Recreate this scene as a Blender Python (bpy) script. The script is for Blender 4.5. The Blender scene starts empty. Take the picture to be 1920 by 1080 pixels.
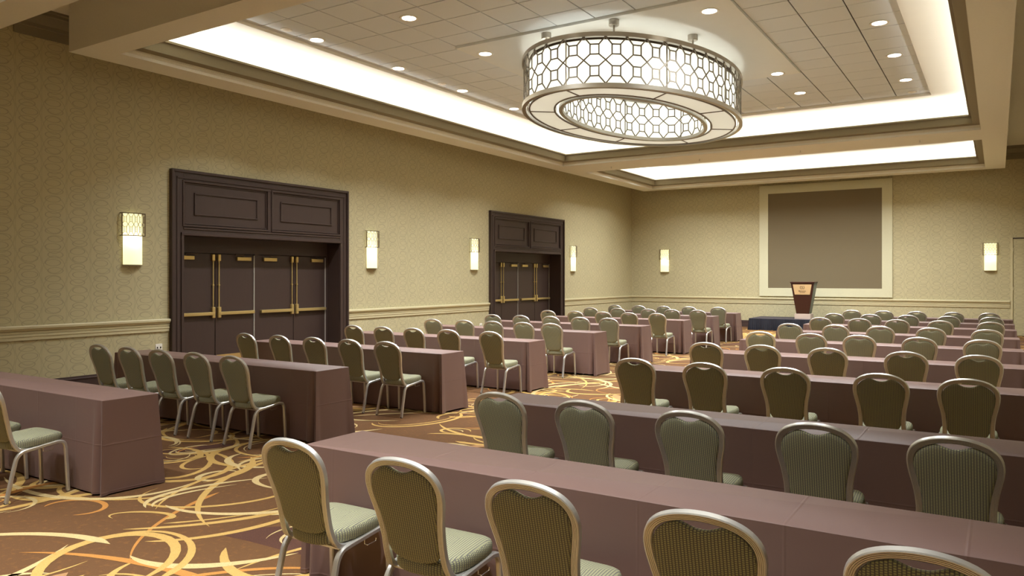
import bpy, bmesh, math, random
from mathutils import Vector, Matrix
random.seed(7)
PI = math.pi
sc = bpy.context.scene
C = sc.collection

# ------------------------------------------------------------------ camera
cam_d = bpy.data.cameras.new('camera')
cam_d.sensor_width = 36.0
cam_d.lens = 1430.0 / 1920.0 * 36.0
cam_d.shift_y = -20.0 / 1920.0
cam_d.clip_start = 0.05
cam_d.clip_end = 200
cam = bpy.data.objects.new('camera', cam_d)
C.objects.link(cam)
cam.location = (0, 0, 1.73)
cam.rotation_euler = (PI / 2, 0, math.radians(32.5))
sc.camera = cam

# ------------------------------------------------------------------ world and exposure
w = bpy.data.worlds.new('world')
sc.world = w
w.use_nodes = True
w.node_tree.nodes['Background'].inputs[0].default_value = (0.0, 0.0, 0.0, 1)
w.node_tree.nodes['Background'].inputs[1].default_value = 0.0
sc.view_settings.view_transform = 'Standard'
sc.view_settings.look = 'None'
sc.view_settings.exposure = 0.12
sc.view_settings.gamma = 1.0
sc.view_settings.use_curve_mapping = False
sc.cycles.max_bounces = 6
sc.cycles.diffuse_bounces = 4
sc.cycles.glossy_bounces = 3
sc.cycles.adaptive_threshold = 0.02
sc.cycles.sample_clamp_indirect = 6.0

# lamp settings used by the builders below
COVE_POWER = {'left': 9.0, 'far': 9.5, 'near': 8.0, 'right': 4.5}     # watt per metre of strip
DOWNLIGHT_POWER = 74.0
NEAR_TRAY_POWER = 40.0
FIRST_ROW_POWER = 66.0
FAR_TRAY_POWER = 82.0
CHANDELIER_STRENGTH = 1.15
CHANDELIER_BULB = 3.2
SCONCE_STRENGTH = 0.6
SCONCE_BULB = 3.2
WARM = (1.0, 0.86, 0.62)
COVE_COL = (1.0, 1.0, 0.95)
DOWN_COL = (0.95, 0.99, 1.0)

# room size
XL, XR, YB, YF = -11.8, 0.96, 27.0, -7.0
ZS, ZC = 4.90, 5.62            # soffit underside, upper ceiling

# ------------------------------------------------------------------ helpers
def srgb(r, g, b):
    f = lambda c: (c / 255 / 12.92) if c / 255 <= 0.04045 else ((c / 255 + 0.055) / 1.055) ** 2.4
    return (f(r), f(g), f(b), 1)

def tag(o, label=None, cat=None, group=None, kind=None):
    if label: o['label'] = label
    if cat: o['category'] = cat
    if group: o['group'] = group
    if kind: o['kind'] = kind
    return o

def empty(name, loc=(0, 0, 0), rz=0):
    o = bpy.data.objects.new(name, None)
    o.empty_display_size = 0.1
    C.objects.link(o)
    o.location = loc
    o.rotation_euler = (0, 0, rz)
    return o

class MB:
    """collects vertices and faces of one mesh"""
    def __init__(s): s.v = []; s.f = []
    def add(s, vs, fs):
        b = len(s.v); s.v += [tuple(p) for p in vs]; s.f += [tuple(b + i for i in f) for f in fs]; return s
    def box(s, x0, x1, y0, y1, z0, z1):
        vs = [(x0,y0,z0),(x1,y0,z0),(x1,y1,z0),(x0,y1,z0),(x0,y0,z1),(x1,y0,z1),(x1,y1,z1),(x0,y1,z1)]
        return s.add(vs, [(0,3,2,1),(4,5,6,7),(0,1,5,4),(1,2,6,5),(2,3,7,6),(3,0,4,7)])
    def quad(s, a, b, c, d): return s.add([a, b, c, d], [(0, 1, 2, 3)])
    def prism(s, prof, axis, a0, a1):
        """closed 2D profile extruded along an axis; 'y': profile is (x,z); 'x': profile is (y,z)"""
        n = len(prof)
        mk = (lambda p, t: (p[0], t, p[1])) if axis == 'y' else ((lambda p, t: (t, p[0], p[1])) if axis == 'x' else (lambda p, t: (p[0], p[1], t)))
        vs = [mk(p, a0) for p in prof] + [mk(p, a1) for p in prof]
        fs = [(i, (i + 1) % n, n + (i + 1) % n, n + i) for i in range(n)] + [tuple(range(n))[::-1], tuple(range(n, 2 * n))]
        return s.add(vs, fs)
    def sweep(s, path, prof, n0, closed=False, scales=None, caps=True):
        P = [Vector(p) for p in path]; n = len(P); m = len(prof)
        T = []
        for i in range(n):
            if closed: t = P[(i + 1) % n] - P[i - 1]
            else: t = P[min(i + 1, n - 1)] - P[max(i - 1, 0)]
            T.append(t.normalized())
        N = Vector(n0); N = (N - T[0] * N.dot(T[0])).normalized()
        vs = []
        for i in range(n):
            if i: N = (N - T[i] * N.dot(T[i])).normalized()
            B = T[i].cross(N)
            k = scales[i] if scales else 1
            vs += [P[i] + N * (q[0] * k) + B * (q[1] * k) for q in prof]
        fs = []
        for i in range(n if closed else n - 1):
            a, b = i * m, ((i + 1) % n) * m
            fs += [(a + j, a + (j + 1) % m, b + (j + 1) % m, b + j) for j in range(m)]
        if not closed and caps:
            fs += [tuple(range(m))[::-1], tuple(range((n - 1) * m, n * m))]
        return s.add(vs, fs)
    def lathe(s, prof, n=24, c=(0, 0, 0)):
        vs = []; k = len(prof)
        for i in range(n):
            a = 2 * PI * i / n
            vs += [(c[0] + r * math.cos(a), c[1] + r * math.sin(a), c[2] + z) for r, z in prof]
        fs = []
        for i in range(n):
            for j in range(k - 1):
                a, b = i * k + j, ((i + 1) % n) * k + j
                fs.append((a, b, b + 1, a + 1))
        fs += [tuple(i * k for i in range(n))[::-1], tuple(i * k + k - 1 for i in range(n))]
        return s.add(vs, fs)
    def mesh(s, name, mat, smooth=False, bevel=0):
        me = bpy.data.meshes.new(name)
        me.from_pydata(s.v, [], s.f)
        bm = bmesh.new(); bm.from_mesh(me)
        bmesh.ops.recalc_face_normals(bm, faces=bm.faces)
        if bevel:
            bmesh.ops.bevel(bm, geom=list(bm.edges), offset=bevel, segments=1, affect='EDGES', clamp_overlap=True)
        bm.to_mesh(me); bm.free()
        if mat: me.materials.append(mat)
        if smooth:
            me.polygons.foreach_set('use_smooth', [True] * len(me.polygons))
            try: me.set_sharp_from_angle(angle=math.radians(38))
            except Exception: pass
        me.update()
        return me
    def build(s, name, mat, parent=None, smooth=False, bevel=0):
        return link(name, s.mesh(name, mat, smooth, bevel), parent)

def link(name, me, parent=None, loc=None):
    o = bpy.data.objects.new(name, me)
    C.objects.link(o)
    if parent: o.parent = parent
    if loc: o.location = loc
    return o

def copy_tree(o, parent=None):
    c = o.copy(); C.objects.link(c); c.parent = parent
    for ch in list(o.children): copy_tree(ch, c)
    return c

def smooth_path(pts, n=6):
    P = [Vector(p) for p in pts]; out = []
    for i in range(len(P) - 1):
        a, b = P[i], P[i + 1]
        p0 = P[i - 1] if i else a * 2 - b
        p3 = P[i + 2] if i + 2 < len(P) else b * 2 - a
        for k in range(n):
            t = k / n
            out.append(0.5 * ((2 * a) + (b - p0) * t + (2 * p0 - 5 * a + 4 * b - p3) * t * t + (3 * a - p0 - 3 * b + p3) * t ** 3))
    out.append(P[-1])
    return out

def round_prof(r, n=8): return [(r * math.cos(2 * PI * i / n), r * math.sin(2 * PI * i / n)) for i in range(n)]

# ------------------------------------------------------------------ materials
class NT:
    def __init__(s, name):
        s.m = bpy.data.materials.new(name); s.m.use_nodes = True
        s.t = s.m.node_tree; s.b = s.t.nodes['Principled BSDF']
    def n(s, typ, **kw):
        x = s.t.nodes.new(typ)
        for k, v in kw.items(): setattr(x, k, v)
        return x
    def l(s, a, b): s.t.links.new(a, b)
    def val(s, sock, v):
        if hasattr(v, 'node'): s.l(v, sock)
        else: sock.default_value = v
    def math(s, op, a, b=None, c=None, clamp=False):
        x = s.n('ShaderNodeMath', operation=op, use_clamp=clamp)
        s.val(x.inputs[0], a)
        if b is not None: s.val(x.inputs[1], b)
        if c is not None: s.val(x.inputs[2], c)
        return x.outputs[0]
    def mix(s, fac, a, b):
        x = s.n('ShaderNodeMix', data_type='RGBA')
        s.val(x.inputs[0], fac); s.val(x.inputs[6], a); s.val(x.inputs[7], b)
        return x.outputs[2]
    def obj(s): return s.n('ShaderNodeTexCoord').outputs['Object']
    def sep(s, v):
        x = s.n('ShaderNodeSeparateXYZ'); s.l(v, x.inputs[0]); return x.outputs
    def noise(s, scale, detail=3, vec=None, rough=0.5):
        x = s.n('ShaderNodeTexNoise'); x.inputs['Scale'].default_value = scale; x.inputs['Detail'].default_value = detail
        x.inputs['Roughness'].default_value = rough
        if vec is not None: s.l(vec, x.inputs['Vector'])
        return x.outputs['Fac']
    def bump(s, h, strength=0.2, dist=0.01):
        x = s.n('ShaderNodeBump'); x.inputs['Strength'].default_value = strength; x.inputs['Distance'].default_value = dist
        s.l(h, x.inputs['Height']); s.l(x.outputs[0], s.b.inputs['Normal'])
    def set(s, col=None, rough=0.5, metal=0.0, spec=0.5):
        if col is not None: s.val(s.b.inputs['Base Color'], col)
        s.b.inputs['Roughness'].default_value = rough; s.b.inputs['Metallic'].default_value = metal
        s.b.inputs['Specular IOR Level'].default_value = spec
        return s

def plain(name, col, rough=0.6, metal=0.0, spec=0.4, grain=0.04, gscale=30):
    k = NT(name)
    f = k.noise(gscale, 2, k.obj())
    a = tuple(c * (1 - grain) for c in col[:3]) + (1,)
    b = tuple(min(1, c * (1 + grain)) for c in col[:3]) + (1,)
    k.set(k.mix(f, a, b), rough, metal, spec)
    return k.m

def wallpaper(name, axis):
    k = NT(name)
    o = k.sep(k.obj())
    h, z = o[axis], o[2]
    P = 0.357
    hc = k.math('DIVIDE', h, P)
    ci = k.math('FLOOR', hc)
    hx = k.math('MULTIPLY', k.math('SUBTRACT', k.math('SUBTRACT', hc, ci), 0.5), P)      # metres from the column centre
    par = k.math('MODULO', k.math('ABSOLUTE', ci), 2.0)
    Q = 0.118
    zr = k.math('ADD', k.math('DIVIDE', z, Q), k.math('MULTIPLY', par, 0.5))
    ri = k.math('FLOOR', zr)
    zx = k.math('MULTIPLY', k.math('SUBTRACT', k.math('SUBTRACT', zr, ri), 0.5), Q)
    alt = k.math('SUBTRACT', k.math('MULTIPLY', k.math('MODULO', k.math('ABSOLUTE', ri), 2.0), 0.036), 0.018)
    def ring(dx, dz, a, b, t):
        r = k.math('SQRT', k.math('ADD', k.math('POWER', k.math('DIVIDE', dx, a), 2.0), k.math('POWER', k.math('DIVIDE', dz, b), 2.0)))
        return k.math('SUBTRACT', 1.0, k.math('MULTIPLY', k.math('ABSOLUTE', k.math('SUBTRACT', r, 1.0)), 1.0 / t), clamp=True)
    small = ring(k.math('SUBTRACT', hx, alt), zx, 0.108, 0.047, 0.085)
    big = None
    for ph in (0.0, 0.5):
        q = k.math('ADD', k.math('ADD', k.math('DIVIDE', z, 0.59), k.math('MULTIPLY', par, 0.25)), ph)
        zb = k.math('MULTIPLY', k.math('SUBTRACT', k.math('SUBTRACT', q, k.math('FLOOR', q)), 0.5), 0.59)
        r = ring(hx, zb, 0.178, 0.275, 0.045)
        big = r if big is None else k.math('MAXIMUM', big, r)
    line = k.math('MAXIMUM', small, k.math('MULTIPLY', big, 0.48))
    base = k.mix(k.noise(2.0, 3, k.obj()), srgb(179, 170, 135), srgb(188, 178, 142))
    col = k.mix(k.math('MULTIPLY', line, 0.72), base, srgb(124, 114, 104))
    k.set(col, 0.62, 0, 0.3)
    return k.m

def carpet():
    k = NT('carpet_brown'); o = k.obj()
    a = k.mix(k.noise(1.1, 3, o), srgb(90, 63, 40), srgb(105, 74, 46))
    sp = k.noise(170, 2, o)
    s2 = k.noise(22, 3, o)
    a = k.mix(k.math('MULTIPLY', k.math('SUBTRACT', sp, 0.35, clamp=True), 1.1), a, srgb(80, 56, 42))
    a = k.mix(k.math('MULTIPLY', k.math('SUBTRACT', s2, 0.55, clamp=True), 1.3), a, srgb(150, 98, 48))
    k.set(a, 0.95, 0, 0.1); k.bump(sp, 0.5, 0.006)
    return k.m

def stroke(name, c1, c2):
    k = NT(name); o = k.obj()
    a = k.mix(k.noise(3.0, 3, o), c1, c2)
    sp = k.noise(150, 2, o)
    a = k.mix(k.math('MULTIPLY', k.math('SUBTRACT', sp, 0.45, clamp=True), 1.2), a, srgb(120, 80, 44))
    k.set(a, 0.95, 0, 0.1); k.bump(sp, 0.5, 0.006)
    return k.m

def cloth():
    k = NT('brown_tablecloth'); ov = k.obj(); o = k.sep(ov)
    base = k.mix(k.noise(1.5, 3, ov), srgb(108, 82, 75), srgb(115, 88, 80))
    weave = k.noise(420, 1, ov)
    base = k.mix(k.math('MULTIPLY', weave, 0.18), base, srgb(88, 66, 60))
    k.set(base, 0.52, 0, 0.4)
    k.b.inputs['Sheen Weight'].default_value = 0.04
    # pressed fold lines of the cloth
    def crease(v, per, off):
        f = k.math('FRACT', k.math('ADD', k.math('DIVIDE', v, per), off))
        return k.math('SUBTRACT', 1.0, k.math('MULTIPLY', k.math('ABSOLUTE', k.math('SUBTRACT', f, 0.5)), per / 0.008), clamp=True)
    cr = k.math('MAXIMUM', crease(o[0], 0.62, 0.13), crease(o[2], 0.37, 0.42))
    soft = k.noise(3.2, 3, ov)
    hgt = k.math('ADD', k.math('MULTIPLY', cr, 0.35), k.math('MULTIPLY', soft, 0.9))
    k.bump(hgt, 0.22, 0.018)
    return k.m

def fabric():
    k = NT('green_woven_fabric'); o = k.sep(k.obj())
    nm = k.sep(k.n('ShaderNodeTexCoord').outputs['Normal'])
    ax, ay, az = (k.math('ABSOLUTE', nm[i]) for i in range(3))
    side = k.math('MULTIPLY', k.math('GREATER_THAN', ax, ay), k.math('GREATER_THAN', ax, az))   # faces that look sideways
    flat = k.math('GREATER_THAN', az, 0.72)                                                     # the top of the seat
    def pick(f, a, b): return k.math('ADD', k.math('MULTIPLY', f, a), k.math('MULTIPLY', k.math('SUBTRACT', 1.0, f), b))
    uu = pick(side, o[1], o[0]); vv = pick(flat, o[1], o[2])
    u = k.math('DIVIDE', uu, 0.0122)
    ui = k.math('FLOOR', u)
    v = k.math('ADD', k.math('DIVIDE', vv, 0.0080), k.math('MULTIPLY', k.math('MODULO', k.math('ABSOLUTE', ui), 2.0), 0.5))
    fu = k.math('ABSOLUTE', k.math('SUBTRACT', k.math('FRACT', u), 0.5))
    fv = k.math('ABSOLUTE', k.math('SUBTRACT', k.math('FRACT', v), 0.5))
    dash = k.math('MULTIPLY', k.math('LESS_THAN', fu, 0.33), k.math('LESS_THAN', fv, 0.27))
    ground = k.mix(k.math('GREATER_THAN', fu, 0.33), srgb(112, 108, 98), srgb(95, 91, 88))
    col = k.mix(dash, ground, srgb(164, 164, 119))
    k.set(col, 0.8, 0, 0.25)
    k.b.inputs['Sheen Weight'].default_value = 0.10
    k.b.inputs['Sheen Tint'].default_value = srgb(200, 210, 170)
    k.bump(dash, 0.25, 0.002)
    return k.m

def wood(name, c1, c2, rough=0.35):
    k = NT(name); o = k.obj()
    mp = k.n('ShaderNodeMapping'); k.l(o, mp.inputs[0]); mp.inputs['Scale'].default_value = (14, 14, 1.2)
    k.set(k.mix(k.noise(3, 4, mp.outputs[0]), c1, c2), rough, 0, 0.4)
    return k.m

def emit(name, col, strength, base=(0.9, 0.88, 0.8, 1), rough=0.4):
    k = NT(name); k.set(base, rough)
    k.b.inputs['Emission Color'].default_value = tuple(col[:3]) + (1,)
    k.b.inputs['Emission Strength'].default_value = strength
    return k.m

def glow_glass(name, col, strength, pass_=0.85):
    """opal shade: glows and lets the lamps behind it shine through"""
    k = NT(name); t = k.t
    tr = k.n('ShaderNodeBsdfTranslucent'); tr.inputs[0].default_value = (pass_, pass_, pass_ * 0.94, 1)
    df = k.n('ShaderNodeBsdfDiffuse'); df.inputs[0].default_value = (0.8, 0.8, 0.76, 1)
    m1 = k.n('ShaderNodeMixShader'); m1.inputs[0].default_value = 0.45; k.l(tr.outputs[0], m1.inputs[1]); k.l(df.outputs[0], m1.inputs[2])
    em = k.n('ShaderNodeEmission'); em.inputs[0].default_value = tuple(col[:3]) + (1,); em.inputs[1].default_value = strength
    ad = k.n('ShaderNodeAddShader'); k.l(m1.outputs[0], ad.inputs[0]); k.l(em.outputs[0], ad.inputs[1])
    k.l(ad.outputs[0], t.nodes['Material Output'].inputs[0])
    return k.m

M = {}
M['wall_y'] = wallpaper('wallpaper_side', 1)
M['wall_x'] = wallpaper('wallpaper_end', 0)
M['carpet'] = carpet()
M['gold'] = stroke('carpet_gold', srgb(172, 138, 78), srgb(190, 156, 92))
M['cream'] = stroke('carpet_cream', srgb(182, 158, 108), srgb(196, 174, 126))
M['orange'] = stroke('carpet_orange', srgb(166, 112, 56), srgb(180, 126, 66))
M['plum'] = stroke('carpet_plum', srgb(70, 46, 40), srgb(82, 56, 48))
M['tan'] = stroke('carpet_tan', srgb(150, 112, 76), srgb(164, 126, 88))
M['soffit'] = plain('soffit_paint', srgb(230, 227, 216), 0.7)
M['tray'] = plain('tray_white_paint', srgb(238, 234, 222), 0.8, gscale=3, grain=0.015)
M['mould'] = plain('molding_paint', srgb(246, 244, 232), 0.2, 0.0, 0.9)
M['cove_shade'] = plain('cove_shade_tone', srgb(132, 122, 96), 0.6)  # colour darkened to carry the shade of the down-facing cove hollow
M['step'] = plain('molding_step_paint', srgb(222, 214, 192), 0.35, 0.0, 0.6)
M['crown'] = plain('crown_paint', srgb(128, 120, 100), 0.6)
M['tile'] = plain('ceiling_tile_board', srgb(216, 221, 226), 0.85, gscale=160, grain=0.06)
M['gap'] = plain('ceiling_gap', srgb(70, 60, 52), 0.9)
M['gyp'] = plain('gypsum_board', srgb(224, 226, 224), 0.8, gscale=4, grain=0.02)
M['rail'] = plain('chair_rail_paint', srgb(196, 186, 150), 0.45)
M['base'] = plain('dark_baseboard', srgb(66, 50, 46), 0.5)
M['door'] = wood('plum_brown_door', srgb(60, 47, 43), srgb(67, 52, 47), 0.42)
M['brass'] = plain('brushed_brass', srgb(222, 198, 136), 0.32, 0.8)
M['steel'] = plain('hinge_steel', srgb(190, 187, 180), 0.4, 0.5)
M['chrome'] = plain('champagne_aluminium', srgb(206, 204, 199), 0.33, 0.75, grain=0.03)
M['wire'] = plain('wire_steel', srgb(210, 208, 202), 0.25, 1.0)
M['fabric'] = fabric()
M['cloth'] = cloth()
M['black'] = plain('black_plastic', srgb(24, 22, 21), 0.5)
M['wood'] = wood('plywood_top', srgb(150, 110, 70), srgb(168, 124, 80))
M['nickel'] = plain('brushed_nickel', srgb(176, 170, 160), 0.36, 1.0)
M['lattice'] = plain('lattice_nickel', srgb(128, 120, 108), 0.45, 0.6)
M['bronze'] = plain('bronze_trim', srgb(108, 92, 78), 0.4, 0.8)
M['opal'] = glow_glass('opal_diffuser', (0.98, 1.0, 0.9), CHANDELIER_STRENGTH * 0.42)
M['opal_tan'] = glow_glass('parchment_panel', (1.0, 0.9, 0.68), 0.24, 0.30)
M['sconce'] = glow_glass('sconce_glass', (1.0, 0.9, 0.46), SCONCE_STRENGTH)
M['lens'] = emit('downlight_lens', (1.0, 0.97, 0.93), 6.0)
M['white'] = plain('white_enamel', srgb(232, 228, 218), 0.4)
M['screenf'] = plain('screen_surround', srgb(202, 198, 168), 0.6)
M['screen'] = plain('brown_screen_fabric', srgb(114, 102, 78), 0.85, gscale=220, grain=0.05)
M['navy'] = plain('navy_skirt', srgb(21, 23, 36), 0.7, gscale=60, grain=0.1)
M['deck'] = plain('stage_deck', srgb(56, 50, 56), 0.7)
M['mahog'] = wood('mahogany', srgb(50, 27, 21), srgb(62, 33, 25), 0.3)
M['slate'] = plain('grey_green_side', srgb(84, 92, 84), 0.4)
M['plate'] = plain('brass_sign', srgb(198, 166, 122), 0.45, 0.1)
M['ink'] = plain('dark_ink', srgb(58, 42, 30), 0.6)
M['plinth'] = plain('plinth_laminate', srgb(190, 170, 156), 0.5)

# ------------------------------------------------------------------ room shell
fl = MB().box(XL - 0.4, XR, YF, YB, -0.1, 0).build('floor', M['carpet'])
tag(fl, 'brown patterned carpet with gold and orange swirls', kind='structure')

DOORS = [(7.75, 11.90), (17.33, 21.55)]
def wall_with_holes(t0, t1, holes, fn):
    mb = MB(); cur = t0
    for a, b, top in holes:
        fn(mb, cur, a, 0, ZC); fn(mb, a, b, top, ZC); cur = b
    fn(mb, cur, t1, 0, ZC)
    return mb
wl = wall_with_holes(YF, YB, [(a + 0.2, b - 0.2, 2.5) for a, b in DOORS], lambda m, a, b, z0, z1: m.box(XL - 0.12, XL, a, b, z0, z1)).build('wall_left', M['wall_y'])
tag(wl, 'long beige wall papered with oval chains', kind='structure')
wb = MB().box(XL - 0.12, XR + 0.12, YB, YB + 0.12, 0, ZC).build('wall_back', M['wall_x'])
tag(wb, 'beige papered end wall behind the stage', kind='structure')
wr = MB().box(XR, XR + 0.12, YF, YB, 0, ZC).build('wall_right', M['wall_y']); tag(wr, 'beige papered wall on the right', kind='structure')
wf = MB().box(XL - 0.12, XR + 0.12, YF - 0.12, YF, 0, ZC).build('wall_front', M['wall_x']); tag(wf, 'beige papered wall behind the viewer', kind='structure')
ce = MB().box(XL - 0.12, XR + 0.12, YF - 0.12, YB + 0.12, ZC, ZC + 0.1).build('ceiling', M['gap'])
tag(ce, 'ceiling with a recessed tray of square tiles', kind='structure')

# upper ceiling paint between soffits and walls
g = MB()
g.box(XL, -11.0, YF, YB, ZC - 0.012, ZC); g.box(0.15, XR, YF, YB, ZC - 0.012, ZC)
g.box(-11.0, 0.15, 4.6, 5.8, ZC - 0.012, ZC); g.box(-11.0, 0.15, 26.2, YB, ZC - 0.012, ZC)
g.build('upper_ceiling_board', M['soffit'], ce)

# ---- hanging soffit frames with light trays
def cove_profile():
    """(distance towards the tray centre, height above the soffit underside)"""
    p = [(0.0, 0.0), (-0.002, 0.0), (-0.002, 0.046), (0.006, 0.046), (0.006, 0.088), (-0.006, 0.088), (-0.006, 0.094), (0.014, 0.094), (0.014, 0.136), (0.022, 0.136)]
    for i in range(1, 11):
        a = PI / 2 * i / 10
        p.append((0.022 + 0.153 * (1 - math.cos(a)), 0.136 + 0.142 * math.sin(a)))
    p += [(0.215, 0.278), (0.215, 0.310), (0.190, 0.310), (0.176, 0.29), (0.150, 0.12), (-0.05, 0.10)]
    return p

def tray_molding(x0, x1, y0, y1, pr):
    mb = MB()
    cor = lambda d, z: [(x0 + d, y0 + d, ZS + z), (x1 - d, y0 + d, ZS + z), (x1 - d, y1 - d, ZS + z), (x0 + d, y1 - d, ZS + z)]
    for (d0, z0), (d1, z1) in zip(pr, pr[1:]):
        a, b = cor(d0, z0), cor(d1, z1)
        for i in range(4):
            j = (i + 1) % 4
            mb.quad(a[i], a[j], b[j], b[i])
    return mb

def area(name, loc, sx, sy, power, col, rot=(0, 0, 0), parent=None, shape='RECTANGLE', spread=PI):
    d = bpy.data.lights.new(name, 'AREA'); d.shape = shape; d.size = sx; d.size_y = sy; d.energy = power; d.color = col; d.spread = spread
    o = bpy.data.objects.new(name, d); C.objects.link(o); o.location = loc; o.rotation_euler = rot
    if parent: o.parent = parent
    return o

def soffit(name, ox0, ox1, oy0, oy1, trays, label):
    """frame of dropped beams around one or more trays; trays: (x0,x1,y0,y1)"""
    mb = MB(); t0 = trays[0]
    ys = sorted([oy0, oy1] + [v for t in trays for v in t[2:]])
    mb.box(ox0, t0[0], oy0, oy1, ZS, ZS + 0.10); mb.box(t0[1], ox1, oy0, oy1, ZS, ZS + 0.10)
    for a, b in zip(ys[::2], ys[1::2]): mb.box(t0[0], t0[1], a, b, ZS, ZS + 0.10)
    s = mb.build(name, M['soffit']); tag(s, label, kind='structure')
    up = MB(); e = 0.22                                    # upstands behind the coves
    up.box(ox0, t0[0] - e, oy0, oy1, ZS + 0.1, ZC); up.box(t0[1] + e, ox1, oy0, oy1, ZS + 0.1, ZC)
    n = len(ys) // 2
    for k, (a, b) in enumerate(zip(ys[::2], ys[1::2])):
        up.box(t0[0] - e, t0[1] + e, a if k == 0 else a + e, b if k == n - 1 else b - e, ZS + 0.1, ZC)
    up.build('soffit_upstand', M['soffit'], s)
    for t in trays:
        pr = cove_profile()
        tray_molding(*t, pr[:4]).build('edge_bead', M['mould'], s)
        tray_molding(*t, pr[3:10]).build('stepped_molding', M['step'], s)
        tray_molding(*t, pr[9:]).build('cove_molding', M['cove_shade'], s)
        # lining behind the lip, painted white
        ln = MB(); x0, x1, y0, y1 = t[0] - e + 0.004, t[1] + e - 0.004, t[2] - e + 0.004, t[3] + e - 0.004
        for a, b in (((x0, y0), (x1, y0)), ((x1, y0), (x1, y1)), ((x1, y1), (x0, y1)), ((x0, y1), (x0, y0))):
            ln.quad((*a, ZS + 0.1), (*b, ZS + 0.1), (*b, ZC), (*a, ZC))
        ln.build('cove_lining', M['tray'], s)
        z = ZS + 0.20; ym = (t[2] + t[3]) / 2; xm = (t[0] + t[1]) / 2
        Ly, Lx = t[3] - t[2], t[1] - t[0]
        tl = 0.62                                          # the strips lean towards the middle of the tray
        for nm, loc, dr, L in (('left', (t[0] - 0.06, ym, z), (1, 0), Ly), ('right', (t[1] + 0.06, ym, z), (-1, 0), Ly),
                               ('near', (xm, t[2] - 0.06, z), (0, 1), Lx), ('far', (xm, t[3] + 0.06, z), (0, -1), Lx)):
            zz = -Vector((dr[0] * math.sin(tl), dr[1] * math.sin(tl), math.cos(tl)))
            yy = Vector((-dr[1], dr[0], 0)); xx = yy.cross(zz)
            rot = Matrix((xx, yy, zz)).transposed().to_euler()
            area('cove_strip_light', loc, 0.06, L - 0.1, COVE_POWER[nm] * L, COVE_COL, rot, s)
    return s

T1 = (-10.50, -0.31, 6.14, 19.20); T2 = (-10.50, -0.31, 20.62, 25.86); T0 = (-10.50, -0.31, -6.0, 4.25)
s1 = soffit('ceiling_soffit', -11.02, 0.18, 5.70, 26.36, [T1, T2], 'dropped beige soffit frame around the lit ceiling trays')
s0 = soffit('ceiling_soffit', -11.02, 0.18, -6.9, 4.70, [T0], 'dropped soffit frame nearest the viewer at top left')

# tray ceilings
RX0, RX1, RY0, RY1 = -9.61, -1.18, 7.18, 18.20
ZW = 5.55
tb = MB(); E = 0.21
a0, a1, b0, b1 = T1[0] - E, T1[1] + E, T1[2] - E, T1[3] + E
tb.box(a0, RX0, b0, b1, ZW, ZC - 0.001); tb.box(RX1, a1, b0, b1, ZW, ZC - 0.001)
tb.box(RX0, RX1, b0, RY0, ZW, ZC - 0.001); tb.box(RX0, RX1, RY1, b1, ZW, ZC - 0.001)
tb.build('tray_border', M['tray'], ce)
for t in (T2, T0):
    MB().box(t[0] - E, t[1] + E, t[2] - E, t[3] + E, ZW, ZC - 0.001).build('tray_panel', M['tray'], ce)
GX0, GX1, GY0, GY1 = RX0 + 0.6485 * 3, RX0 + 0.6485 * 10, 10.27, 14.97
MB().box(GX0, GX1, GY0, GY1, ZW + 0.012, ZC - 0.001).build('gypsum_panel', M['gyp'], ce)
TS = 0.6485
tile_cache = {}
def tile(xa, xb, ya, yb):
    gap = 0.0085
    sx, sy = round(xb - xa - 2 * gap, 3), round(yb - ya - 2 * gap, 3)
    if sx < 0.03 or sy < 0.03: return
    if (sx, sy) not in tile_cache:
        tile_cache[(sx, sy)] = MB().box(-sx / 2, sx / 2, -sy / 2, sy / 2, 0, 0.018).mesh('ceiling_tile', M['tile'], bevel=0.003)
    o = link('ceiling_tile', tile_cache[(sx, sy)], ce, ((xa + xb) / 2, (ya + yb) / 2, ZC - 0.0195 + random.uniform(-0.0012, 0.0012)))
    o.rotation_euler = (random.uniform(-0.0012, 0.0012), random.uniform(-0.0012, 0.0012), 0)
for i in range(13):
    for j in range(17):
        xa, ya = RX0 + i * TS, RY0 + j * TS
        yb = min(ya + TS, RY1)
        if 3 <= i <= 9:
            if ya >= GY0 and yb <= GY1: continue
            if ya < GY0 < yb: tile(xa, xa + TS, ya, GY0); continue
            if ya < GY1 < yb: tile(xa, xa + TS, GY1, yb); continue
        tile(xa, xa + TS, ya, yb)

# crown along the walls
def crown(axis, t0, t1, at, sgn, name, label):
    z = ZC - 0.012
    pr = [(0, z - 0.385), (0.03, z - 0.385), (0.03, z - 0.26), (0.055, z - 0.25), (0.055, z - 0.20), (0.075, z - 0.19), (0.13, z - 0.09), (0.15, z - 0.08), (0.15, z - 0.04), (0.19, z - 0.03), (0.19, z), (0, z)]
    o = MB().prism([(at + sgn * d, zz) for d, zz in pr], axis, t0, t1).build(name, M['crown'])
    tag(o, label, kind='structure')
crown('y', 5.33, YB, XL, 1, 'trim_1', 'shaded crown molding along the top of the long papered wall')
crown('x', XL, XR, YB, -1, 'trim_2', 'shaded crown molding along the top of the end wall')

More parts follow.
